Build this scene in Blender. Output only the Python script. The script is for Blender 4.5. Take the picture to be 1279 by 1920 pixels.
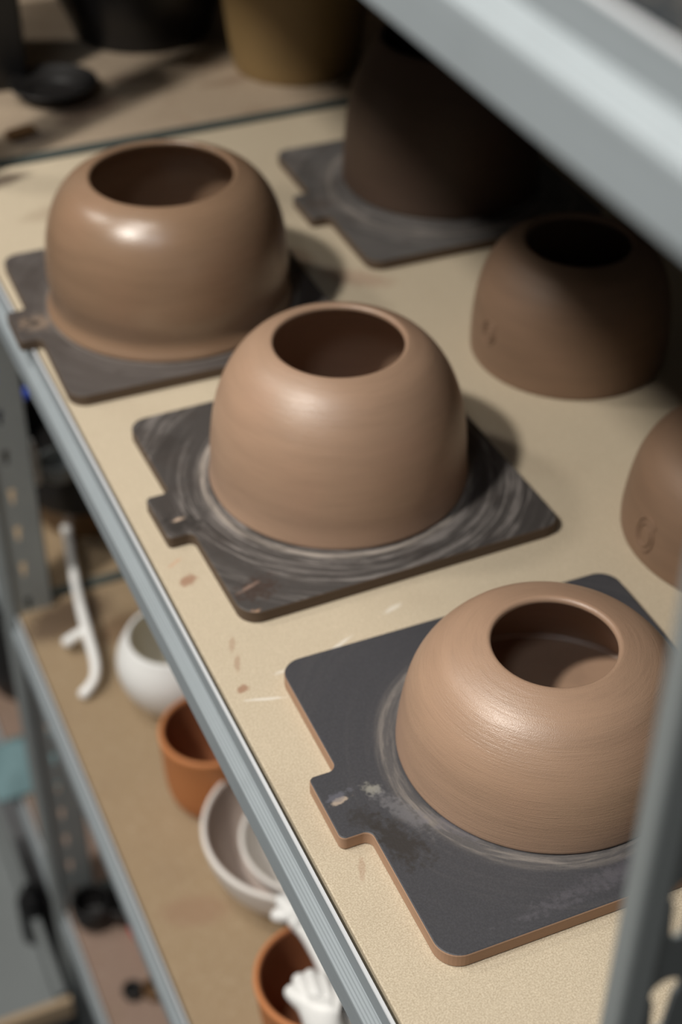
import bpy, bmesh, math, random
from mathutils import Vector, Matrix
for o in list(bpy.data.objects): bpy.data.objects.remove(o)
scene = bpy.context.scene
C = scene.collection
K = 2/3            # all coordinates below are in 1.5x units; every mesh and location is scaled by K to metres
PI = math.pi
random.seed(7)

# ------------------------------------------------------------------ camera
f_px, yaw, pitch, roll = 2945.56, 0.4226, 0.6720, 0.0079
CAM = Vector((-0.2713, -0.75, 0.8717))
cy, sy, cp, sp = math.cos(yaw), math.sin(yaw), math.cos(pitch), math.sin(pitch)
fw = Vector((sy*cp, cy*cp, -sp)); rt = Vector((cy, -sy, 0)); up = rt.cross(fw)
r2 = math.cos(roll)*rt + math.sin(roll)*up; u2 = -math.sin(roll)*rt + math.cos(roll)*up
cd = bpy.data.cameras.new('camera'); cam = bpy.data.objects.new('camera', cd); C.objects.link(cam)
M = Matrix((r2, u2, -fw)).transposed().to_4x4(); M.translation = CAM*K
cam.matrix_world = M
cd.sensor_fit = 'VERTICAL'; cd.sensor_height = 36.0; cd.lens = 36.0*f_px/1920
cd.clip_start = 0.02; cd.clip_end = 50
cd.dof.use_dof = True; cd.dof.focus_distance = 1.05*K; cd.dof.aperture_fstop = 5.6
scene.camera = cam

# ------------------------------------------------------------------ world, lights, exposure
w = bpy.data.worlds.new('world'); scene.world = w; w.use_nodes = True
w.node_tree.nodes['Background'].inputs[0].default_value = (0.55, 0.68, 0.85, 1)
w.node_tree.nodes['Background'].inputs[1].default_value = 0.10
def area(name, loc, target, power, size, col, sy_=None):
    l = bpy.data.lights.new(name, 'AREA'); l.energy = power; l.color = col
    l.size = size*K
    if sy_: l.shape = 'RECTANGLE'; l.size_y = sy_*K
    else: l.shape = 'DISK'
    o = bpy.data.objects.new(name, l); C.objects.link(o); o.location = Vector(loc)*K
    o.rotation_euler = (Vector(target)-Vector(loc)).to_track_quat('-Z', 'Y').to_euler()
    return o
area('lamp_main', (-2.25, -.28, 3.4), (.2, .2, 0), 60, .32, (1, .95, .87))
area('lamp_second', (-2.35, 2.4, 3.4), (.2, .2, 0), 18, .45, (1, .95, .87))
area('lamp_high', (-.92, .46, 3.4), (.05, .1, 0), 20, .70, (1, .96, .89))
area('fill_aisle', (-1.50, -1.65, 3.4), (.1, 0, 0), 8, .60, (.86, .93, 1))  # unseen cool fill, added to lift the beams' front faces
scene.view_settings.view_transform = 'Standard'; scene.view_settings.look = 'None'
scene.view_settings.gamma = 1; scene.view_settings.exposure = 0.0
scene.view_settings.use_curve_mapping = False

# ------------------------------------------------------------------ materials
def newmat(name, rough=.6, metal=0.0, spec=.5):
    m = bpy.data.materials.new(name); m.use_nodes = True
    b = m.node_tree.nodes['Principled BSDF']
    b.inputs['Roughness'].default_value = rough; b.inputs['Metallic'].default_value = metal
    b.inputs['Specular IOR Level'].default_value = spec
    return m, m.node_tree, b
class N:
    def __init__(s, nt): s.nt = nt
    def n(s, t, **k):
        x = s.nt.nodes.new(t)
        for a, v in k.items(): setattr(x, a, v)
        return x
    def math(s, op, a, b=None, c=None, clamp=False):
        x = s.n('ShaderNodeMath', operation=op, use_clamp=clamp)
        for i, v in enumerate((a, b, c)):
            if v is None: continue
            if isinstance(v, (int, float)): x.inputs[i].default_value = v
            else: s.nt.links.new(v, x.inputs[i])
        return x.outputs[0]
    def mix(s, f, a, b):
        x = s.n('ShaderNodeMix', data_type='RGBA')
        for i, v in ((0, f), (6, a), (7, b)):
            if isinstance(v, (int, float)): x.inputs[i].default_value = v
            elif isinstance(v, tuple): x.inputs[i].default_value = (*v[:3], 1)
            else: s.nt.links.new(v, x.inputs[i])
        return x.outputs[2]
    def coord(s): return s.n('ShaderNodeTexCoord').outputs['Object']
    def scalev(s, v, sc):
        x = s.n('ShaderNodeMapping'); x.inputs['Scale'].default_value = sc; s.nt.links.new(v, x.inputs[0]); return x.outputs[0]
    def noise(s, v, scale, detail=3, rough=.5, out=0):
        x = s.n('ShaderNodeTexNoise'); s.nt.links.new(v, x.inputs['Vector'])
        x.inputs['Scale'].default_value = scale; x.inputs['Detail'].default_value = detail; x.inputs['Roughness'].default_value = rough
        return x.outputs[out]
    def ramp(s, v, lo, hi):
        x = s.n('ShaderNodeMapRange', interpolation_type='SMOOTHSTEP'); s.nt.links.new(v, x.inputs[0])
        x.inputs[1].default_value = lo; x.inputs[2].default_value = hi; return x.outputs[0]
    def sep(s, v):
        x = s.n('ShaderNodeSeparateXYZ'); s.nt.links.new(v, x.inputs[0]); return x.outputs
    def comb(s, a, b, c):
        x = s.n('ShaderNodeCombineXYZ')
        for i, v in enumerate((a, b, c)):
            if isinstance(v, (int, float)): x.inputs[i].default_value = v
            else: s.nt.links.new(v, x.inputs[i])
        return x.outputs[0]
    def bump(s, b, h, dist, strength=1.0):
        x = s.n('ShaderNodeBump'); x.inputs['Strength'].default_value = strength; x.inputs['Distance'].default_value = dist
        s.nt.links.new(h, x.inputs['Height']); s.nt.links.new(x.outputs[0], b.inputs['Normal'])
    def link(s, a, b): s.nt.links.new(a, b)

def board_mat(name, base, dark, stain_amt, spots=()):
    m, nt, b = newmat(name, .62, 0, .35); g = N(nt); co = g.coord()
    c = g.mix(g.ramp(g.noise(co, 1150, 4, .7), .36, .66), dark, base)
    fl = g.n('ShaderNodeTexVoronoi'); fl.inputs['Scale'].default_value = 620; g.link(g.scalev(co, (1, .55, 1)), fl.inputs['Vector'])
    c = g.mix(g.math('MULTIPLY', g.ramp(fl.outputs['Color'], .55, 1), .16), c, (.68, .58, .44))
    c = g.mix(g.math('MULTIPLY', g.ramp(g.noise(co, 1700, 2, .5), .66, .78), .5), c, (.22, .14, .08))
    big = g.noise(co, 9, 5, .6)
    c = g.mix(g.math('MULTIPLY', g.ramp(big, .5, .72), stain_amt), c, (.24, .165, .11))
    c = g.mix(g.math('MULTIPLY', g.ramp(g.noise(co, 26, 4, .6), .6, .8), stain_amt*.7), c, (.30, .20, .13))
    for (x, y, rx, ry, a, col, s) in spots:
        xyz = g.sep(co)
        dx = g.math('SUBTRACT', xyz[0], x*K); dy = g.math('SUBTRACT', xyz[1], y*K)
        ca, sa = math.cos(a), math.sin(a)
        u = g.math('DIVIDE', g.math('ADD', g.math('MULTIPLY', dx, ca), g.math('MULTIPLY', dy, sa)), rx*K)
        v = g.math('DIVIDE', g.math('SUBTRACT', g.math('MULTIPLY', dy, ca), g.math('MULTIPLY', dx, sa)), ry*K)
        d = g.math('SQRT', g.math('ADD', g.math('MULTIPLY', u, u), g.math('MULTIPLY', v, v)))
        d = g.math('ADD', d, g.math('MULTIPLY', g.math('SUBTRACT', g.noise(co, 260, 3), .5), 1.1))
        f = g.math('MULTIPLY', g.math('SUBTRACT', 1, g.ramp(d, .5, 1.1)), s)
        c = g.mix(f, c, col)
    g.link(c, b.inputs['Base Color'])
    g.bump(b, g.noise(co, 900, 3), .0003, .5)
    return m
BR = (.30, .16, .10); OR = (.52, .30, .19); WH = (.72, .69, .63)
spots = [(.022, .216, .010, .0075, .6, BR, .8), (.019, .242, .011, .0018, .5, OR, .6), (.018, .077, .006, .005, .2, BR, .8),
         (.024, .105, .012, .003, 1.2, BR, .45), (.028, .128, .010, .003, 1.2, BR, .4), (.075, .085, .030, .0035, .1, WH, .7),
         (.105, .092, .020, .002, .4, WH, .6), (.030, .06, .02, .002, -.3, WH, .6), (.165, .115, .012, .003, .3, WH, .5),
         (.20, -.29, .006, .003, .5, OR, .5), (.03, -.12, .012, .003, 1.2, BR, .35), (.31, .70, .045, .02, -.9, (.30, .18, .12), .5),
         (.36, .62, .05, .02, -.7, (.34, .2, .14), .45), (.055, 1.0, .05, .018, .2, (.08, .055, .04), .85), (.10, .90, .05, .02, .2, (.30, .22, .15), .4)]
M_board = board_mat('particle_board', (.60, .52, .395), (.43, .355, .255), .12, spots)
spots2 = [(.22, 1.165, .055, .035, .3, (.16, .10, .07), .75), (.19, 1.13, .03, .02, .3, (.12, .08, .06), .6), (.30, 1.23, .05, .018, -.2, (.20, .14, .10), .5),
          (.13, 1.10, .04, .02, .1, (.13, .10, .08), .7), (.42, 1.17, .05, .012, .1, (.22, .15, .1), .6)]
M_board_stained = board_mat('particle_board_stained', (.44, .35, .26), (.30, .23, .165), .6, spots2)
spots3 = [(.065, .985, .085, .045, .3, (.08, .05, .032), .85), (.13, .93, .05, .03, .4, (.15, .09, .05), .7), (.06, .41, .05, .028, -.3, (.28, .17, .11), .55)]  # stains; the dark patch by the post also carries painted shadow
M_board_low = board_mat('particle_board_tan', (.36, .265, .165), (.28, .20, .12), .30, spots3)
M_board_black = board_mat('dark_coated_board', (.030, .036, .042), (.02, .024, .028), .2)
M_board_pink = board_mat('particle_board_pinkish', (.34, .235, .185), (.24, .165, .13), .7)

def metal_mat(name, col, rough=.38, metal=.75, streak=True):
    m, nt, b = newmat(name, rough, metal); g = N(nt); co = g.coord()
    st = g.noise(g.scalev(co, (1, .02, 1)), 500, 3, .6)
    bl = g.noise(co, 35, 4, .6)
    c = g.mix(g.math('MULTIPLY', st, .5), col, tuple(v*.62 for v in col))
    c = g.mix(g.math('MULTIPLY', g.ramp(bl, .5, .8), .35), c, tuple(v*.7 for v in col))
    g.link(c, b.inputs['Base Color'])
    g.link(g.math('ADD', g.math('MULTIPLY', bl, .25), rough-.1), b.inputs['Roughness'])
    if streak: g.bump(b, st, .0002, .35)
    return m
M_metal = metal_mat('galvanised_steel', (.37, .415, .445), .55, .25)
M_lip = metal_mat('steel_lip_highlight', (.86, .89, .93), .3, .25)  # near-white albedo paints the specular line along each beam's top lip
M_post = metal_mat('post_steel', (.34, .37, .375), .5, .35, False)
M_side = metal_mat('side_beam_steel', (.10, .125, .12), .5, .4, False)

def clay_mat(name, col, rough=.5, rings=1.0, spec=.5):
    m, nt, b = newmat(name, rough, 0, spec); g = N(nt); co = g.coord()
    line = g.noise(g.scalev(co, (.035, .035, 1)), 1300, 3, .7)
    broad = g.noise(g.scalev(co, (.12, .12, 1)), 120, 3, .6)
    grit = g.noise(co, 1900, 2, .5)
    c = g.mix(g.math('MULTIPLY', g.ramp(broad, .3, .75), .5), col, tuple(v*.80 for v in col))
    c = g.mix(g.math('MULTIPLY', g.ramp(line, .45, .75), .30*rings), c, tuple(v*.68 for v in col))
    c = g.mix(g.math('MULTIPLY', g.ramp(g.noise(co, 14, 3), .45, .7), .25), c, (col[0]*1.12, col[1]*1.0, col[2]*1.02))
    c = g.mix(g.math('MULTIPLY', g.ramp(grit, .68, .8), .5), c, tuple(v*.4 for v in col))
    g.link(c, b.inputs['Base Color'])
    h = g.math('ADD', g.math('MULTIPLY', line, .8*rings), g.math('MULTIPLY', grit, .5))
    g.bump(b, h, .0005, .45*rings+.05)
    g.link(g.math('ADD', g.math('MULTIPLY', line, .18), rough-.09), b.inputs['Roughness'])
    return m
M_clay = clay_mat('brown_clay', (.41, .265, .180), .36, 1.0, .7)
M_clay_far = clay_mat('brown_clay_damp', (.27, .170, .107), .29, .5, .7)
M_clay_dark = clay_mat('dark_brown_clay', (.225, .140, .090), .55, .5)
M_clay_shaded = clay_mat('shaded_brown_clay', (.075, .045, .030), .6, .4)  # clay colour cut to near black, carrying the deep shade at the back

def bat_mat(name, col, streak, ring_r, ring_w, ring_s, smears=(), patch=0):
    m, nt, b = newmat(name, .55, 0, .45); g = N(nt); co = g.coord(); xyz = g.sep(co)
    r = g.math('SQRT', g.math('ADD', g.math('MULTIPLY', xyz[0], xyz[0]), g.math('MULTIPLY', xyz[1], xyz[1])))
    wob = g.noise(co, 12, 2)
    rr = g.math('ADD', r, g.math('MULTIPLY', wob, .006))
    v = g.comb(g.math('MULTIPLY', rr, 1.0), g.math('MULTIPLY', g.math('DIVIDE', xyz[0], g.math('ADD', r, .001)), .006), g.math('MULTIPLY', g.math('DIVIDE', xyz[1], g.math('ADD', r, .001)), .006))
    st = g.noise(v, 330, 4, .7); st2 = g.noise(v, 70, 2, .5)
    fine = g.noise(co, 900, 3, .6)
    c = g.mix(g.math('MULTIPLY', g.ramp(fine, .35, .7), .35), col, tuple(x*1.7 for x in col))
    c = g.mix(g.math('MULTIPLY', g.math('MULTIPLY', g.ramp(st, .44, .62), g.ramp(st2, .38, .60)), streak), c, (.215, .195, .185))
    if patch: c = g.mix(g.math('MULTIPLY', g.ramp(g.noise(co, 22, 4), .52, .62), patch), c, (.035, .026, .022))
    k = g.math('SUBTRACT', 1, g.ramp(g.math('ABSOLUTE', g.math('SUBTRACT', r, ring_r*K)), 0, ring_w*K))
    k = g.math('MULTIPLY', g.math('MULTIPLY', k, ring_s), g.math('ADD', .35, g.ramp(st, .4, .65)))
    c = g.mix(g.math('MINIMUM', k, 1), c, (.34, .30, .265))
    for (x, y, rx, ry, a, cc, s) in smears:
        dx = g.math('SUBTRACT', xyz[0], x*K); dy = g.math('SUBTRACT', xyz[1], y*K)
        ca, sa = math.cos(a), math.sin(a)
        u = g.math('DIVIDE', g.math('ADD', g.math('MULTIPLY', dx, ca), g.math('MULTIPLY', dy, sa)), rx*K)
        vv = g.math('DIVIDE', g.math('SUBTRACT', g.math('MULTIPLY', dy, ca), g.math('MULTIPLY', dx, sa)), ry*K)
        d = g.math('SQRT', g.math('ADD', g.math('MULTIPLY', u, u), g.math('MULTIPLY', vv, vv)))
        d = g.math('ADD', d, g.math('MULTIPLY', g.math('SUBTRACT', g.noise(co, 330, 5), .5), 2.2))
        c = g.mix(g.math('MULTIPLY', g.math('SUBTRACT', 1, g.ramp(d, .3, 1.1)), s), c, cc)
    g.link(c, b.inputs['Base Color'])
    g.bump(b, g.math('ADD', g.math('MULTIPLY', st, .5*streak), fine), .0003, .35)
    return m
GS = (.30, .275, .25); DK = (.03, .026, .024)
M_bat_near = bat_mat('bat_top_smooth', (.043, .043, .049), .05, .114, .011, .38,
    [(-.134, .004, .008, .006, -.9, (.30, .29, .25), .7), (-.122, -.024, .034, .009, -1.15, (.17, .165, .175), .55), (-.160, .002, .011, .003, .25, (.42, .34, .27), .8), (-.158, .007, .014, .004, .2, (.13, .13, .16), .6),
     (-.136, -.048, .030, .017, -1.25, DK, .9), (-.150, -.02, .016, .010, -1.0, DK, .7), (-.08, -.06, .05, .012, -.7, (.14, .13, .15), .4), (.03, -.125, .13, .010, .12, (.13, .12, .14), .35)])
M_bat_mid = bat_mat('bat_top_swirled', (.048, .043, .041), .9, .1215, .005, .9,
    [(-.155, -.016, .022, .014, -.4, DK, .95), (-.156, -.009, .007, .0035, .1, (.50, .38, .29), .8), (-.128, -.122, .024, .016, .1, (.045, .028, .022), .9), (-.134, -.118, .014, .0025, .3, (.30, .20, .16), .6), (-.143, -.1495, .010, .004, .3, (.36, .22, .14), .9),
     (-.13, .10, .03, .02, 0, DK, .5)], .3)
M_bat_far = bat_mat('bat_top_worn', (.068, .058, .054), .3, .132, .006, .5,
    [(-.148, .0, .020, .018, 0, (.25, .18, .13), .7), (-.150, .0, .008, .007, 0, DK, .9)], .3)
M_bat_back = bat_mat('bat_top_back', (.085, .080, .078), .8, .13, .01, .3, [(-.15, 0, .02, .02, 0, (.08, .06, .05), .6)], .3)
M_edge = clay_mat('board_edge_brown', (.40, .25, .165), .7, .2, .3)
M_edge_dark = clay_mat('board_edge_dark', (.105, .073, .050), .7, .2, .3)

def plain(name, col, rough=.5, metal=0.0, spec=.5, var=.2, sc=25):
    m, nt, b = newmat(name, rough, metal, spec); g = N(nt); co = g.coord()
    g.link(g.mix(g.math('MULTIPLY', g.noise(co, sc, 4), var*2), col, tuple(v*.6 for v in col)), b.inputs['Base Color'])
    return m
M_white = plain('white_ceramic', (.88, .88, .87), .4, var=.08)
M_cream = plain('cream_ceramic', (.70, .66, .57), .55, var=.1)
M_bisque = plain('pale_bisque', (.84, .80, .76), .6, var=.08)
M_bisque_in = plain('pinkish_bisque', (.56, .47, .42), .6, var=.08)
M_terra = plain('terracotta', (.56, .215, .075), .65, var=.12)
M_terra_in = plain('terracotta_inside', (.30, .11, .045), .75, var=.12)
M_black = plain('black_plastic', (.008, .008, .009), .35, var=.2)
M_blackpot = plain('black_glaze', (.010, .009, .009), .55, var=.2)
M_ochre = plain('ochre_clay', (.26, .17, .07), .6, var=.25)
M_brownpot = plain('brown_glaze', (.16, .085, .035), .45, var=.3)
M_blue = plain('blue_plastic', (.06, .13, .68), .4, var=.1)
M_red = plain('red_plastic', (.50, .03, .04), .4, var=.1)
M_teal = plain('teal_cloth', (.20, .33, .36), .8, var=.4)
M_greytub = plain('grey_tub', (.22, .24, .245), .6, var=.3, sc=12)
M_wood = plain('pale_wood', (.50, .37, .24), .7, var=.3)
M_floor = plain('concrete', (.16, .165, .175), .8, var=.35, sc=6)
M_wall = plain('painted_wall', (.16, .16, .155), .8, var=.15, sc=3)
M_wall_dark = plain('dark_wall', (.06, .055, .05), .9, var=.2, sc=3)
M_ceil = plain('ceiling_paint', (.22, .22, .22), .8, var=.1, sc=3)

# ------------------------------------------------------------------ helpers
def obj(name, bm, mats, parent=None, loc=(0, 0, 0), rz=0, smooth=True, bevel=0):
    for v in bm.verts: v.co *= K
    bmesh.ops.recalc_face_normals(bm, faces=bm.faces)
    me = bpy.data.meshes.new(name); bm.to_mesh(me); bm.free()
    for m in (mats if isinstance(mats, (list, tuple)) else [mats]): me.materials.append(m)
    if smooth:
        for p in me.polygons: p.use_smooth = True
    o = bpy.data.objects.new(name, me); C.objects.link(o)
    o.location = Vector(loc)*K; o.rotation_euler = (0, 0, rz)
    if parent: o.parent = parent
    if bevel:
        b = o.modifiers.new('bevel', 'BEVEL'); b.width = bevel*K; b.segments = 2; b.limit_method = 'ANGLE'
    if smooth and hasattr(me, 'set_sharp_from_angle'): me.set_sharp_from_angle(angle=math.radians(38))
    return o
def tag(o, label, cat, group=None):
    o['label'] = label; o['category'] = cat
    if group: o['group'] = group
    return o
def empty(name, label, cat, loc=(0, 0, 0), rz=0, group=None):
    o = bpy.data.objects.new(name, None); C.objects.link(o); o.location = Vector(loc)*K; o.rotation_euler = (0, 0, rz); o.empty_display_size = .05
    return tag(o, label, cat, group)
def box(bm, x0, x1, y0, y1, z0, z1):
    vs = [bm.verts.new((x, y, z)) for z in (z0, z1) for x, y in ((x0, y0), (x1, y0), (x1, y1), (x0, y1))]
    for f in ((0, 3, 2, 1), (4, 5, 6, 7), (0, 1, 5, 4), (1, 2, 6, 5), (2, 3, 7, 6), (3, 0, 4, 7)): bm.faces.new([vs[i] for i in f])
    return bm
def Box(*a): return box(bmesh.new(), *a)
def lathe(pts, seg=128, bm=None, wob=0):
    bm = bm or bmesh.new(); rings = []
    for r, z in pts:
        if r < 1e-6: rings.append([bm.verts.new((0, 0, z))])
        else: rings.append([bm.verts.new(((r+wob*math.sin(2*a*2*PI/seg+z*20))*math.cos(2*PI*a/seg), (r+wob*math.sin(2*a*2*PI/seg+z*20))*math.sin(2*PI*a/seg), z)) for a in range(seg)])
    for A, B in zip(rings, rings[1:]):
        for i in range(seg):
            j = (i+1) % seg
            if len(A) == 1 and len(B) == 1: continue
            if len(A) == 1: bm.faces.new((A[0], B[i], B[j]))
            elif len(B) == 1: bm.faces.new((A[i], A[j], B[0]))
            else: bm.faces.new((A[i], A[j], B[j], B[i]))
    return bm
def herm(ks, n):
    zs = [k[1] for k in ks]; rs = [k[0] for k in ks]; m = []
    for i in range(len(ks)):
        a = max(0, i-1); b = min(len(ks)-1, i+1); m.append((rs[b]-rs[a])/(zs[b]-zs[a]))
    out = []
    for q in range(n+1):
        z = zs[0]+(zs[-1]-zs[0])*q/n; i = 0
        while i < len(zs)-2 and z > zs[i+1]: i += 1
        d = zs[i+1]-zs[i]; s = (z-zs[i])/d
        out.append(((2*s**3-3*s*s+1)*rs[i]+(s**3-2*s*s+s)*d*m[i]+(3*s*s-2*s**3)*rs[i+1]+(s**3-s*s)*d*m[i+1], z))
    return out
def vessel_pts(ks, wall, floor_t=.008, lip=None, n=44):
    """outer profile (r,z) from foot to rim, a rounded lip, then the inner wall down to an inner floor"""
    o = herm(ks, n); R, H = o[-1]
    # outward normal offset for the inner wall
    inn = []
    for i in range(len(o)):
        a = o[max(0, i-1)]; b = o[min(len(o)-1, i+1)]
        tx, tz = b[0]-a[0], b[1]-a[1]; L = math.hypot(tx, tz) or 1
        inn.append((o[i][0]-wall*tz/L, o[i][1]+wall*tx/L))
    a, b = o[-1], inn[-1]; cxm, czm = (a[0]+b[0])/2, (a[1]+b[1])/2
    vx, vz = (a[0]-b[0])/2, (a[1]-b[1])/2
    nx, nz = -vz, vx
    if nz < 0: nx, nz = -nx, -nz
    cap = []
    for q in range(1, 8):
        t = PI*q/8
        cap.append((cxm+vx*math.cos(t)+nx*math.sin(t), czm+vz*math.cos(t)+nz*math.sin(t)))
    inner = [p for p in reversed(inn) if p[1] > floor_t+.004]
    rb = inner[-1][0]
    pts = [(0, 0), (o[0][0]-.003, 0), (o[0][0]-.0008, .0006)] + [(r, z) for r, z in o if z > .0015] + cap + inner
    pts += [(rb*.97, floor_t+.001), (rb*.9, floor_t), (0, floor_t)]
    return pts
def round_poly(pts, seg=8):
    """pts: (x, y, radius) -> outline with filleted corners (convex and concave)"""
    out = []; n = len(pts)
    for i in range(n):
        x, y, r = pts[i]; P = Vector((x, y)); A = Vector(pts[i-1][:2])-P; B = Vector(pts[(i+1) % n][:2])-P
        if r <= 0: out.append((x, y)); continue
        A.normalize(); B.normalize(); ang = A.angle(B); d = r/math.tan(ang/2)
        S = P+A*d; E = P+B*d; cen = P+(A+B).normalized()*(r/math.sin(ang/2))
        a0 = math.atan2(S.y-cen.y, S.x-cen.x); a1 = math.atan2(E.y-cen.y, E.x-cen.x); da = (a1-a0+PI) % (2*PI)-PI
        for k in range(seg+1): out.append((cen.x+r*math.cos(a0+da*k/seg), cen.y+r*math.sin(a0+da*k/seg)))
    return out
def prism(outline, z0, z1, bm=None, side_mat=None):
    bm = bm or bmesh.new()
    lo = [bm.verts.new((x, y, z0)) for x, y in outline]; hi = [bm.verts.new((x, y, z1)) for x, y in outline]
    bm.faces.new(lo[::-1]); bm.faces.new(hi)
    for i in range(len(lo)):
        f = bm.faces.new((lo[i], lo[(i+1) % len(lo)], hi[(i+1) % len(lo)], hi[i]))
        if side_mat is not None: f.material_index = side_mat
    return bm
def extr_y(profile, y0, y1):
    """closed (x,z) profile extruded along y"""
    bm = bmesh.new()
    a = [bm.verts.new((x, y0, z)) for x, z in profile]; b = [bm.verts.new((x, y1, z)) for x, z in profile]
    bm.faces.new(a); bm.faces.new(b[::-1])
    for i in range(len(a)): bm.faces.new((a[i], b[i], b[(i+1) % len(a)], a[(i+1) % len(a)]))
    return bm
def tube(path, radii, seg=14, bm=None):
    bm = bm or bmesh.new(); P = [Vector(p) for p in path]; rings = []
    # resample smoothly
    Q, R = [], []
    for i in range(len(P)-1):
        p0, p1, p2, p3 = P[max(0, i-1)], P[i], P[i+1], P[min(len(P)-1, i+2)]
        for k in range(6):
            t = k/6
            Q.append(.5*((2*p1)+(p2-p0)*t+(2*p0-5*p1+4*p2-p3)*t*t+(3*p1-p0-3*p2+p3)*t**3)); R.append(radii[i]*(1-t)+radii[i+1]*t)
    Q.append(P[-1]); R.append(radii[-1])
    d0 = (Q[0]-Q[1]).normalized(); d1 = (Q[-1]-Q[-2]).normalized()
    Q = [Q[0]+d0*R[0]*s for s in (.98, .85, .5)]+Q+[Q[-1]+d1*R[-1]*s for s in (.5, .85, .98)]
    R = [R[0]*.15, R[0]*.55, R[0]*.87]+R+[R[-1]*.87, R[-1]*.55, R[-1]*.15]
    ref = Vector((.3, .2, 1)).normalized()
    for i, q in enumerate(Q):
        t = (Q[min(i+1, len(Q)-1)]-Q[max(0, i-1)]).normalized(); n = (ref-t*ref.dot(t)).normalized(); b = t.cross(n)
        rings.append([bm.verts.new(q+(n*math.cos(2*PI*k/seg)+b*math.sin(2*PI*k/seg))*R[i]) for k in range(seg)])
    for A, B in zip(rings, rings[1:]):
        for i in range(seg): bm.faces.new((A[i], A[(i+1) % seg], B[(i+1) % seg], B[i]))
    bm.faces.new(rings[0][::-1]); bm.faces.new(rings[-1])
    return bm

# ------------------------------------------------------------------ room shell
def struct(name, bm, m):
    o = obj(name, bm, m, smooth=False); o['kind'] = 'structure'; return o
FZ = -1.9
struct('floor', Box(-4, 1.1, -3, 5, FZ-.05, FZ), M_floor)
struct('ceiling', Box(-4, 1.1, -3, 5, 3.6, 3.65), M_ceil)
struct('wall_back', Box(1.0, 1.1, -3, 5, FZ, 3.6), M_wall_dark)
struct('wall_front', Box(-4.1, -4, -3, 5, FZ, 3.6), M_wall)
struct('wall_left', Box(-4, 1.0, 5, 5.1, FZ, 3.6), M_wall_dark)
struct('wall_right', Box(-4, 1.0, -3.1, -3, FZ, 3.6), M_wall)

# ------------------------------------------------------------------ shelving
DEP = .92
def slope_profile(T):
    out = [(-.001, T-.0002), (-.0032, T-.0002), (-.0036, T-.0014), (-.0036, T-.018)]
    for k in range(9):                                   # fine rolled ribs on the stepped face
        t0 = (k+.5)/9
        out += [(-.0036-.0084*t0+(.00016 if k % 2 else -.0001), T-.018-.010*t0)]
    out += [(-.012, T-.029), (-.012, T-.052), (-.0112, T-.053), (-.0105, T-.052), (-.0105, T-.030), (-.0022, T-.020), (-.001, T-.018)]
    return out
def keyhole(cx, cz, s=1.0):
    r, q = .0075*s, .0035*s; pts = []
    for k in range(13):
        a = -.25*PI+1.5*PI*k/12; pts.append((cx+r*math.cos(a), cz+.010*s+r*math.sin(a)))
    for k in range(7):
        a = PI+PI*k/6; pts.append((cx+q*math.cos(a), cz-.017*s+q*math.sin(a)))
    return pts
def post_mesh(yc, z0, z1, holes, side, off=0.0, cx=.019, fl=.040, ks=1.0):
    """upright: punched side flange (plane of constant y), front flange (plane of constant x) and a rounded front nose"""
    bm = bmesh.new(); x0, x1 = -.008+off, .055; t = .0022
    hs = sorted(z for z in holes if z0+.03 < z < z1-.03)
    ys = (yc-t/2, yc+t/2)
    def col(y):
        faces = []; zb = z0
        cuts = [z0]+[(a+b)/2 for a, b in zip(hs, hs[1:])]+[z1]
        for h, lo, hi in zip(hs, cuts, cuts[1:]):
            kh = keyhole(cx, h, ks); outer = [(x1, lo), (x1, hi), (x0, hi), (x0, lo)]
            # quad ring between the hole outline and the cell
            n = len(kh); ov = [bm.verts.new((x, y, z)) for x, z in outer]; hv = [bm.verts.new((x, y, z)) for x, z in kh]
            edges = [bm.edges.new((ov[i], ov[(i+1) % 4])) for i in range(4)]+[bm.edges.new((hv[i], hv[(i+1) % n])) for i in range(n)]
            bmesh.ops.triangle_fill(bm, edges=edges, use_beauty=True)
            faces.append(hv)
        return faces
    A = col(ys[0]); B = col(ys[1])
    for a, b in zip(A, B):
        for i in range(len(a)): bm.faces.new((a[i], a[(i+1) % len(a)], b[(i+1) % len(a)], b[i]))
    box(bm, x1-.0022, x1, yc-t/2 if side < 0 else yc-t/2, yc+.010, z0, z1)
    # front nose and flange
    s = side
    nose = round_poly([(-.0165+off, yc-.004*s, .0035), (-.0165+off, yc+fl*s, .001), (-.0140+off, yc+fl*s, .001), (-.0140+off, yc+.004*s, 0), (-.002+off, yc+.002*s, 0), (-.0005+off, yc-.003*s, .001), (-.004+off, yc-.007*s, .002)], 4)
    prism(nose, z0, z1, bm)
    return bm
def beam(T, y0, y1, u, L):
    bm = extr_y(slope_profile(T), y0, y1); box(bm, -.0021, .022, y0, y1, T-.0245, T-.0222); bm.faces.ensure_lookup_table()
    for f in bm.faces:
        if f.calc_center_median().z > T-.0010 and len(f.verts) == 4: f.material_index = 1
    return obj('beam', bm, [M_metal, M_lip], u, L, smooth=False)
levels = (.695, 0.0, -.70, -1.4)
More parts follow.
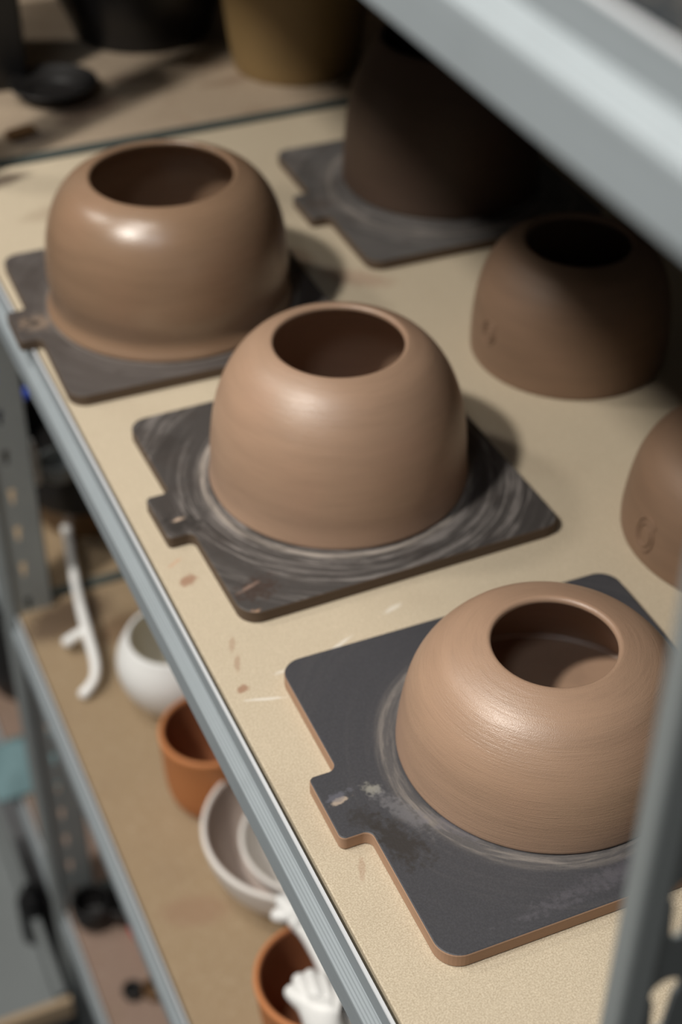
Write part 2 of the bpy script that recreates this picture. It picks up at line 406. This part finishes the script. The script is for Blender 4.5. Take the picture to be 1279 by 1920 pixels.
def frame(label, y0, y1, posts):
    u = empty('shelving_frame', label, 'shelving frame', (0, 0, FZ))
    u.location = (0, 0, FZ*K)
    L = (0, 0, -FZ)
    for T in levels:
        beam(T, y0, y1, u, L)
        obj('beam', extr_y([(DEP, T), (DEP+.01, T), (DEP+.01, T-.05), (DEP, T-.05)], y0, y1), M_metal, u, L, smooth=False)
    for yc, side, zo, ys, off, cx, fl, ks in posts:
        hs = [zo+.067*k for k in range(-40, 40)]
        obj('post', post_mesh(yc, FZ, 2.0, hs, side, off, cx, fl, ks), M_post, u, L, smooth=False)
        obj('post', Box(DEP+.011, DEP+.03, yc-.02, yc+.02, FZ, 2.0), M_post, u, L, smooth=False)
    for yc, ys in [(p[0], p[3]) for p in posts]:
        for T in levels:
            obj('side_beam', box(Box(-.002 if ys > yc else .0, DEP, ys-.0085, ys+.0085, T-.05, T+.003), .0, DEP, ys-.010, ys-.0085, T-.05, T-.044), M_side, u, L, smooth=False, bevel=.001)
    return u
frame('galvanised steel shelving frame holding the brown pots, punched post at bottom right', -.428, 1.018, [(-.4435, 1, .353, -.425, .0105, .0195, .007, 1.0), (1.02, 1, -.349, 1.045, 0, .019, .040, .72)])
def frame2():
    u = empty('shelving_frame', 'steel shelving frame of the next bay, beyond the dark divider at top left', 'shelving frame', (0, 0, FZ))
    L = (0, 0, -FZ)
    for T in levels:
        beam(T, 1.064, 2.5, u, L)
    obj('post', post_mesh(2.52, FZ, 2.0, [.067*k for k in range(-27, 27)], 1), M_post, u, L, smooth=False)
    return u
frame2()
def board(T, y0, y1, m, label):
    o = obj('shelf_board', Box(.0026, DEP-.002, y0, y1, -.022, 0), m, None, (0, 0, T), smooth=False, bevel=.001)
    return tag(o, label, 'shelf board')
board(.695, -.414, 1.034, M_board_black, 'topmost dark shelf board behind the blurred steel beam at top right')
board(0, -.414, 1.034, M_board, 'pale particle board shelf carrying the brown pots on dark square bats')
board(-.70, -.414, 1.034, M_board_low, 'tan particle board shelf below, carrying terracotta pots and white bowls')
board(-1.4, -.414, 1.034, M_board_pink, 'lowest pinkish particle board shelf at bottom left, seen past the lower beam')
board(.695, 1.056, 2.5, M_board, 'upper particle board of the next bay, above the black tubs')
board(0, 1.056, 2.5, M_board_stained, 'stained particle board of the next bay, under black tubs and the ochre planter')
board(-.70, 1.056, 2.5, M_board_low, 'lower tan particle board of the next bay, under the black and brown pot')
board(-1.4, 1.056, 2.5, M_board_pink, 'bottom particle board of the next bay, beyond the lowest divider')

# ------------------------------------------------------------------ bats
BT = .012
def bat_mesh():
    s = .15; t = .031; R = .018
    P = [(-s, -s, R), (s, -s, R), (s, s, R), (-s, s, R), (-s, t, .0065), (-s-.0225, t, .005), (-s-.0225, -t, .005), (-s, -t, .0065)]
    ol = round_poly(P, 10); n = len(ol)
    bm = bmesh.new(); lay = []
    def inset(d):
        out = []
        for i in range(n):
            a = Vector(ol[i-1]); b = Vector(ol[(i+1) % n]); tt = (b-a).normalized(); out.append((ol[i][0]-tt.y*d, ol[i][1]+tt.x*d))
        return out
    for d, z in ((.0008, 0), (0, .0008), (0, BT-.0012), (.0004, BT-.0004), (.0012, BT)):
        lay.append([bm.verts.new((x, y, z)) for x, y in inset(d)])
    for k, (A, B) in enumerate(zip(lay, lay[1:])):
        for i in range(n):
            f = bm.faces.new((A[i], A[(i+1) % n], B[(i+1) % n], B[i])); f.material_index = 1 if k < 3 else 0
    bm.faces.new(lay[-1]); bm.faces.new(lay[0][::-1]).material_index = 1
    return bm
def bat(x, y, a, top, side, label):
    return tag(obj('pottery_bat', bat_mesh(), [top, side], None, (x, y, .0002), a, smooth=False), label, 'pottery bat', 'square bats under the pots')
bat(.196, -.0718, -.0168, M_bat_near, M_edge, 'dark grey square bat with tan edge and tab, under the nearest pot')
bat(.1929, .2933, .0096, M_bat_mid, M_edge_dark, 'black square bat with pale swirl marks under the middle pot')
bat(.1581, .6451, -.0239, M_bat_far, M_edge_dark, 'worn dark bat whose tab overhangs the steel beam, under the farthest front pot')
bat(.533, .770, -.02, M_bat_back, M_edge_dark, 'grey streaked bat under the shadowed pot at the back')

# ------------------------------------------------------------------ pots
fr = (0, .12, .3, .5, .65, .78, .88, .95, 1.0)
def pot(x, y, z, h, rad, m, label, wall=.0065, stamp=None, foot=False):
    ks = [(r, f*h) for r, f in zip(rad, fr)]
    if foot: ks = [(r+d, zz) for (r, d, zz) in ((rad[0], .0035, 0), (rad[0], .003, .004), (rad[0], -.0005, .010))]+ks[1:]
    o = obj('clay_pot', lathe(vessel_pts(ks, wall, n=60), 160), m, None, (x, y, z))
    tag(o, label, 'pot', 'brown clay pots on the main shelf')
    if stamp:
        ang, zc, sx, sz = stamp; pr = herm(ks, 60)
        def rad_at(zz): return pr[min(60, max(0, round(zz/h*60)))][0]
        path = []
        for k in range(46):                               # pressed spiral-and-ring emblem
            t = k/45*2.15*2*PI; q = 1-.62*k/45
            a = ang+sx*q*math.cos(t+.8); zz = zc+sz*q*math.sin(t+.8)
            rr = rad_at(zz)+.0001; path.append((rr*math.cos(a), rr*math.sin(a), zz))
        s = obj('maker_stamp', tube(path, [.0014]*len(path), 6), m, o)
        s['label'] = 'raised oval spiral stamp'
    return o
pot(.1998, -.0723, BT+.0002, .0995, (.1100, .1092, .1070, .1030, .0965, .0875, .0775, .0640, .0490), M_clay,
    'nearest brown clay pot, domed with fine throwing lines, partly behind the post', .0065)
pot(.1957, .2952, BT+.0002, .137, (.1180, .1160, .1148, .1110, .1050, .0965, .0865, .0755, .0610), M_clay,
    'middle brown clay pot, a tall smooth dome on the swirled bat')
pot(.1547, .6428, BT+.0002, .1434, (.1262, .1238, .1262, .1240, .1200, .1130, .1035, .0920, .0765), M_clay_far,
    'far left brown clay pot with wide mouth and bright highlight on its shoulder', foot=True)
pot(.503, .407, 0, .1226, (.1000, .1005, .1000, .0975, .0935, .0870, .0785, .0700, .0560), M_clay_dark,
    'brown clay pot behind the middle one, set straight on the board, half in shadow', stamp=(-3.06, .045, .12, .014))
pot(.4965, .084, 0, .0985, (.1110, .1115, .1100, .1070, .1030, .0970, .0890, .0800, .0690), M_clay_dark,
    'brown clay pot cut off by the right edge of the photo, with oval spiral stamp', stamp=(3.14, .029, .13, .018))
pot(.548, .787, BT+.0002, .170, (.1190, .1180, .1165, .1130, .1075, .0990, .0905, .0840, .0790), M_clay_shaded,
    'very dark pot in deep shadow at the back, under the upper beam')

# ------------------------------------------------------------------ next bay, main level
o = obj('planter', lathe(vessel_pts([(.088, 0), (.095, .05), (.103, .12), (.112, .20), (.118, .26)], .009), 96), M_ochre, None, (.530, 1.196, 0))
tag(o, 'tall ochre planter widening upward, standing beyond the divider', 'planter')
t = empty('tub', 'wide black tub with shiny rim, left of the ochre planter', 'tub', (.372, 1.395, 0))
obj('body', lathe(vessel_pts([(.098, 0), (.108, .03), (.121, .06), (.136, .105)], .006), 96), M_black, t)
obj('rim', lathe([(.134, .1015), (.1375, .1010), (.1405, .1035), (.1400, .1075), (.1360, .1095), (.1320, .1075), (.134, .1015)], 96), M_black, t)
o = obj('container', Box(-.078, .078, -.09, .09, 0, .24), M_black, None, (.092, 1.345, 0), -.04, smooth=False, bevel=.006)
bmc = bmesh.new()
t = tag(o, 'black straight-sided container in the dark top left corner', 'container')
o = obj('dish', lathe(vessel_pts([(.030, 0), (.038, .006), (.052, .014), (.058, .018)], .004, .004), 64), M_blackpot, None, (.190, 1.215, 0))
tag(o, 'low black dish on the stained board, in front of the black tub', 'dish')
o = obj('scraper', prism(round_poly([(-.022, -.01, .006), (.02, -.012, .008), (.026, .008, .008), (-.014, .014, .008)]), 0, .006), M_brownpot, None, (.115, 1.115, 0), .4, smooth=False)
tag(o, 'small brown clay scrap near the left end of the divider', 'scrap')

# ------------------------------------------------------------------ lower shelf
Z = -.70
def vess(name, ks, wall, m_out, m_in, x, y, z, label, cat, group=None, seg=96, ft=.008):
    pts = vessel_pts(ks, wall, ft, n=40); bm = lathe(pts, seg)
    H = ks[-1][1]; bm.faces.ensure_lookup_table(); nout = 3+sum(1 for r, zz in herm(ks, 40) if zz > .0015)+4
    for i, f in enumerate(bm.faces):
        if i//seg >= nout: f.material_index = 1
    return tag(obj(name, bm, [m_out, m_in], None, (x, y, z)), label, cat, group)
vess('round_bowl', [(.040, 0), (.058, .02), (.074, .05), (.079, .078), (.075, .10), (.064, .122)], .006, M_white, M_cream, .160, .760, Z,
     'round white bowl with curved-in rim, behind the terracotta pot under the main shelf', 'bowl')
vess('terracotta_pot', [(.046, 0), (.053, .012), (.0585, .03), (.0615, .06), (.063, .09), (.065, .12)], .0075, M_terra, M_terra_in, .146, .577, Z,
     'small terracotta pot between the round white bowl and the wide white bowl', 'pot', 'terracotta pots on the lower shelf')
vess('wide_bowl', [(.072, 0), (.088, .012), (.104, .035), (.113, .06), (.118, .085)], .0075, M_bisque, M_bisque_in, .200, .418, Z,
     'wide white bowl with thick rim and a smaller bowl nested in it', 'bowl')
vess('nested_bowl', [(.045, 0), (.060, .012), (.074, .03), (.084, .050), (.090, .070)], .006, M_bisque, M_bisque, .212, .398, Z+.0095,
     'smaller pinkish white bowl nested inside the wide white bowl', 'bowl')
vess('terracotta_pot', [(.056, 0), (.062, .02), (.067, .06), (.070, .09), (.073, .114)], .0075, M_terra, M_terra_in, .131, .190, Z,
     'terracotta pot at bottom with white ceramic hands over its rim', 'pot', 'terracotta pots on the lower shelf')
vess('terracotta_pot', [(.03, 0), (.036, .02), (.039, .045), (.040, .07)], .005, M_terra, M_terra_in, .243, .905, Z,
     'small terracotta pot almost hidden by the beam, behind the round white bowl', 'pot', 'terracotta pots on the lower shelf')

def at(px, py, z):
    d = (px-639.5)/f_px*r2+(960-py)/f_px*u2+fw
    return CAM+d*((z-CAM.z)/d.z)
def skin(name, nodes, edges, m, label, cat):
    """one continuous skinned body: nodes = (position, radius)"""
    me = bpy.data.meshes.new(name); me.from_pydata([Vector(p)*K for p, r in nodes], edges, []); me.update()
    o = bpy.data.objects.new(name, me); C.objects.link(o)
    sk = o.modifiers.new('skin', 'SKIN'); me.skin_vertices[0].data[0].use_root = True
    for i, (p, r) in enumerate(nodes): me.skin_vertices[0].data[i].radius = (r*K, r*K)
    s = o.modifiers.new('sub', 'SUBSURF'); s.levels = 2; s.render_levels = 2
    dg = bpy.context.evaluated_depsgraph_get(); nm = bpy.data.meshes.new_from_object(o.evaluated_get(dg))
    bpy.data.objects.remove(o); nm.name = name; nm.materials.clear(); nm.materials.append(m)
    for p in nm.polygons: p.use_smooth = True
    o = bpy.data.objects.new(name, nm); C.objects.link(o)
    return tag(o, label, cat)
# standing hand in front of the lower terracotta pot
n = [(at(655, 2080, -.69), .026), (at(640, 2010, -.62), .023), (at(618, 1955, -.565), .024), (at(597, 1905, -.545), .031),
     (at(572, 1885, -.540), .016), (at(553, 1866, -.535), .0095), (at(537, 1850, -.535), .0085),
     (at(583, 1875, -.537), .015), (at(571, 1855, -.531), .0095), (at(557, 1829, -.534), .0085),
     (at(597, 1872, -.535), .015), (at(588, 1848, -.530), .0095), (at(580, 1821, -.534), .0085),
     (at(616, 1880, -.537), .015), (at(610, 1852, -.531), .0095), (at(602, 1827, -.534), .0080),
     (at(630, 1900, -.540), .014), (at(636, 1868, -.535), .010), (at(628, 1842, -.535), .0085)]
e = [(0, 1), (1, 2), (2, 3), (3, 4), (4, 5), (5, 6), (3, 7), (7, 8), (8, 9), (3, 10), (10, 11), (11, 12), (3, 13), (13, 14), (14, 15), (3, 16), (16, 17), (17, 18)]
skin('ceramic_hand', n, e, M_white, 'white ceramic hand with curled fingers in front of the lower terracotta pot', 'sculpture')
# second hand reaching over the pot towards the bowl
n = [(at(672, 1925, -.560), .014), (at(636, 1865, -.556), .013), (at(604, 1795, -.560), .011), (at(578, 1745, -.565), .012), (at(556, 1716, -.568), .017),
     (at(540, 1718, -.566), .010), (at(524, 1718, -.566), .0085), (at(508, 1713, -.568), .0080),
     (at(545, 1705, -.560), .010), (at(532, 1692, -.556), .0090), (at(520, 1682, -.560), .0080),
     (at(556, 1698, -.560), .010), (at(548, 1684, -.556), .0085), (at(538, 1674, -.560), .0078),
     (at(566, 1700, -.562), .010), (at(564, 1684, -.560), .0080), (at(558, 1670, -.562), .0072),
     (at(566, 1722, -.562), .010), (at(556, 1732, -.560), .0080), (at(542, 1730, -.560), .0070)]
e = [(0, 1), (1, 2), (2, 3), (3, 4), (4, 5), (5, 6), (6, 7), (4, 8), (8, 9), (9, 10), (4, 11), (11, 12), (12, 13), (4, 14), (14, 15), (15, 16), (4, 17), (17, 18), (18, 19)]
skin('ceramic_hand', n, e, M_white, 'white ceramic hand on a thin arm, its fingers reaching the wide white bowl', 'sculpture')
# white branched piece lying on the shelf
P = lambda a, b, z: tuple(at(a, b, z))
bm = tube([P(124, 985, -.672), P(134, 1050, -.668), P(146, 1115, -.662), P(162, 1180, -.660), P(178, 1240, -.668), P(176, 1275, -.678), P(158, 1300, -.690)],
          [.0088, .0070, .0070, .0080, .0074, .0070, .0084])
tube([P(164, 1180, -.662), P(146, 1190, -.668), P(127, 1203, -.680)], [.0075, .0075, .0085], bm=bm)
tag(obj('ceramic_branch', bm, M_white), 'slender white branched ceramic piece lying on the lower shelf by the post', 'ceramic piece')

# next bay, lower level
t = empty('pot', 'black pot with brown lower body on the lower shelf beyond the punched post', 'pot', (.185, 1.235, Z))
obj('lower_body', lathe([(0, 0), (.092, 0), (.108, .03), (.118, .065), (.119, .066), (0, .066)], 80), M_brownpot, t)['label'] = 'brown lower body'
obj('upper_body', lathe([(.110, .064), (.1195, .0665), (.122, .11), (.120, .16), (.113, .165), (.108, .16), (.108, .10), (.0, .09)], 80), M_blackpot, t)['label'] = 'black upper body'
def bottle(x, y, z, r, h, m, label):
    o = obj('bottle', lathe([(0, 0), (r, 0), (r*1.02, h*.1), (r, h*.75), (r*.8, h*.84), (r*.45, h*.9), (r*.45, h), (0, h)], 40), m, None, (x, y, z)); return tag(o, label, 'bottle')
q = at(68, 905, -.535); bottle(q.x, q.y, Z+.166, .0085, .075, M_white, 'small slim white bottle on the black pot beyond the punched post')
q = at(113, 895, -.535); o = obj('cup', lathe(vessel_pts([(.020, 0), (.026, .012), (.030, .032)], .004, .004), 48), M_greytub, None, (q.x, q.y, Z+.166)); tag(o, 'small grey cup sitting on the black pot beyond the punched post', 'cup')
q = at(62, 760, -.60); o = obj('tape_roll', lathe([(.012, 0), (.024, 0), (.024, .022), (.012, .022), (.012, 0)], 48), M_blue, None, (q.x, q.y, -.60)); tag(o, 'bright blue tape roll right of the punched post', 'tape roll', 'blue tape rolls')
q2 = at(4, 728, -.60); o = obj('tape_roll', lathe([(.012, 0), (.030, 0), (.030, .022), (.012, .022), (.012, 0)], 48), M_blue, None, (q2.x, q2.y, -.60)); tag(o, 'bright blue tape roll showing at the left edge, behind the punched post', 'tape roll', 'blue tape rolls')
o = obj('box', Box(-.12, .16, -.10, .10, 0, .0995), M_black, None, ((q.x+q2.x)/2, (q.y+q2.y)/2+.03, Z), 0, smooth=False, bevel=.004)
tag(o, 'low black box under the blue tape rolls', 'box')

# lowest level
Z3 = -1.4
def small(px, py, r, h, m, label, cat, z=Z3, name='jar'):
    q = at(px, py, z); o = obj(name, lathe(vessel_pts([(r*.7, 0), (r*.9, h*.3), (r, h*.7), (r*.95, h)], .005, .005), 48), m, None, (q.x, q.y, z)); return tag(o, label, cat)
small(178, 1725, .038, .055, M_blackpot, 'black jar on the lowest shelf just right of the post', 'jar')
small(232, 1715, .036, .045, M_black, 'black jar on the lowest shelf, close behind the lower beam', 'jar')
small(250, 1865, .018, .018, M_blackpot, 'small dark ring-shaped dish on the lowest shelf, left one', 'dish', name='dish')
small(292, 1862, .022, .018, M_brownpot, 'small brown dish on the lowest shelf, beside the dark one', 'dish', name='dish')
q = at(266, 1775, Z3); o = obj('marker', tube([(q.x-.004, q.y+.035, Z3+.009), (q.x+.012, q.y-.035, Z3+.009)], [.008, .008]), M_red); tag(o, 'red marker lying on the lowest shelf beside the lower beam', 'marker')

# aisle side, bottom left
t = empty('crate', 'pale wooden crate on the floor at bottom left, beyond the post', 'crate', (-.24, 1.16, FZ))
obj('front_panel', Box(-.30, .21, -.19, -.175, 0, .30), M_floor, t, smooth=False)
obj('front_board', Box(-.31, .215, -.205, -.19, .285, .33), M_wood, t, smooth=False, bevel=.002)
obj('side_panel', Box(-.30, -.285, -.175, .35, 0, .32), M_wood, t, smooth=False)
obj('side_panel', Box(.195, .21, -.175, .35, 0, .32), M_greytub, t, smooth=False)
obj('back_panel', Box(-.30, .21, .35, .365, 0, .32), M_wood, t, smooth=False)
obj('bottom', Box(-.285, .195, -.175, .35, 0, .24), M_greytub, t, smooth=False)
bm = bmesh.new(); g_ = [[None]*15 for _ in range(15)]
for i in range(15):
    for j in range(15):
        u, v = i/14, j/14; hgt = .10*math.sin(PI*u)*math.sin(PI*v)+.018*math.sin(9*u+4*v)*math.sin(7*v)
        g_[i][j] = bm.verts.new((-.2+.4*u, -.13+.26*v, hgt+.01))
for i in range(14):
    for j in range(14): bm.faces.new((g_[i][j], g_[i+1][j], g_[i+1][j+1], g_[i][j+1]))
ed = [v for r in ([g_[i][0] for i in range(15)], [g_[14][j] for j in range(1, 15)], [g_[i][14] for i in range(13, -1, -1)], [g_[0][j] for j in range(13, 0, -1)]) for v in r]
lo = [bm.verts.new((v.co.x, v.co.y, 0)) for v in ed]
for i in range(len(ed)): bm.faces.new((ed[i], ed[(i+1) % len(ed)], lo[(i+1) % len(ed)], lo[i]))
bm.faces.new(lo)
for v in bm.verts: v.co.x *= .42; v.co.y *= .55; v.co.z *= .6
tag(obj('cloth', bm, M_teal, None, (.035, 1.375, -1.3975)), 'teal crumpled cloth on the bottom shelf of the next bay, at the left edge', 'cloth')
o = obj('bucket', lathe(vessel_pts([(.085, 0), (.090, .08), (.100, .22)], .005), 64), M_black, None, (.105, 1.62, -1.4))
tag(o, 'black bucket behind the teal cloth on the bottom shelf', 'bucket')
q = at(70, 1640, -1.62)
bottle(-.035, 1.19, FZ+.24, .028, .14, M_black, 'black bottle standing in the wooden crate beside the post')
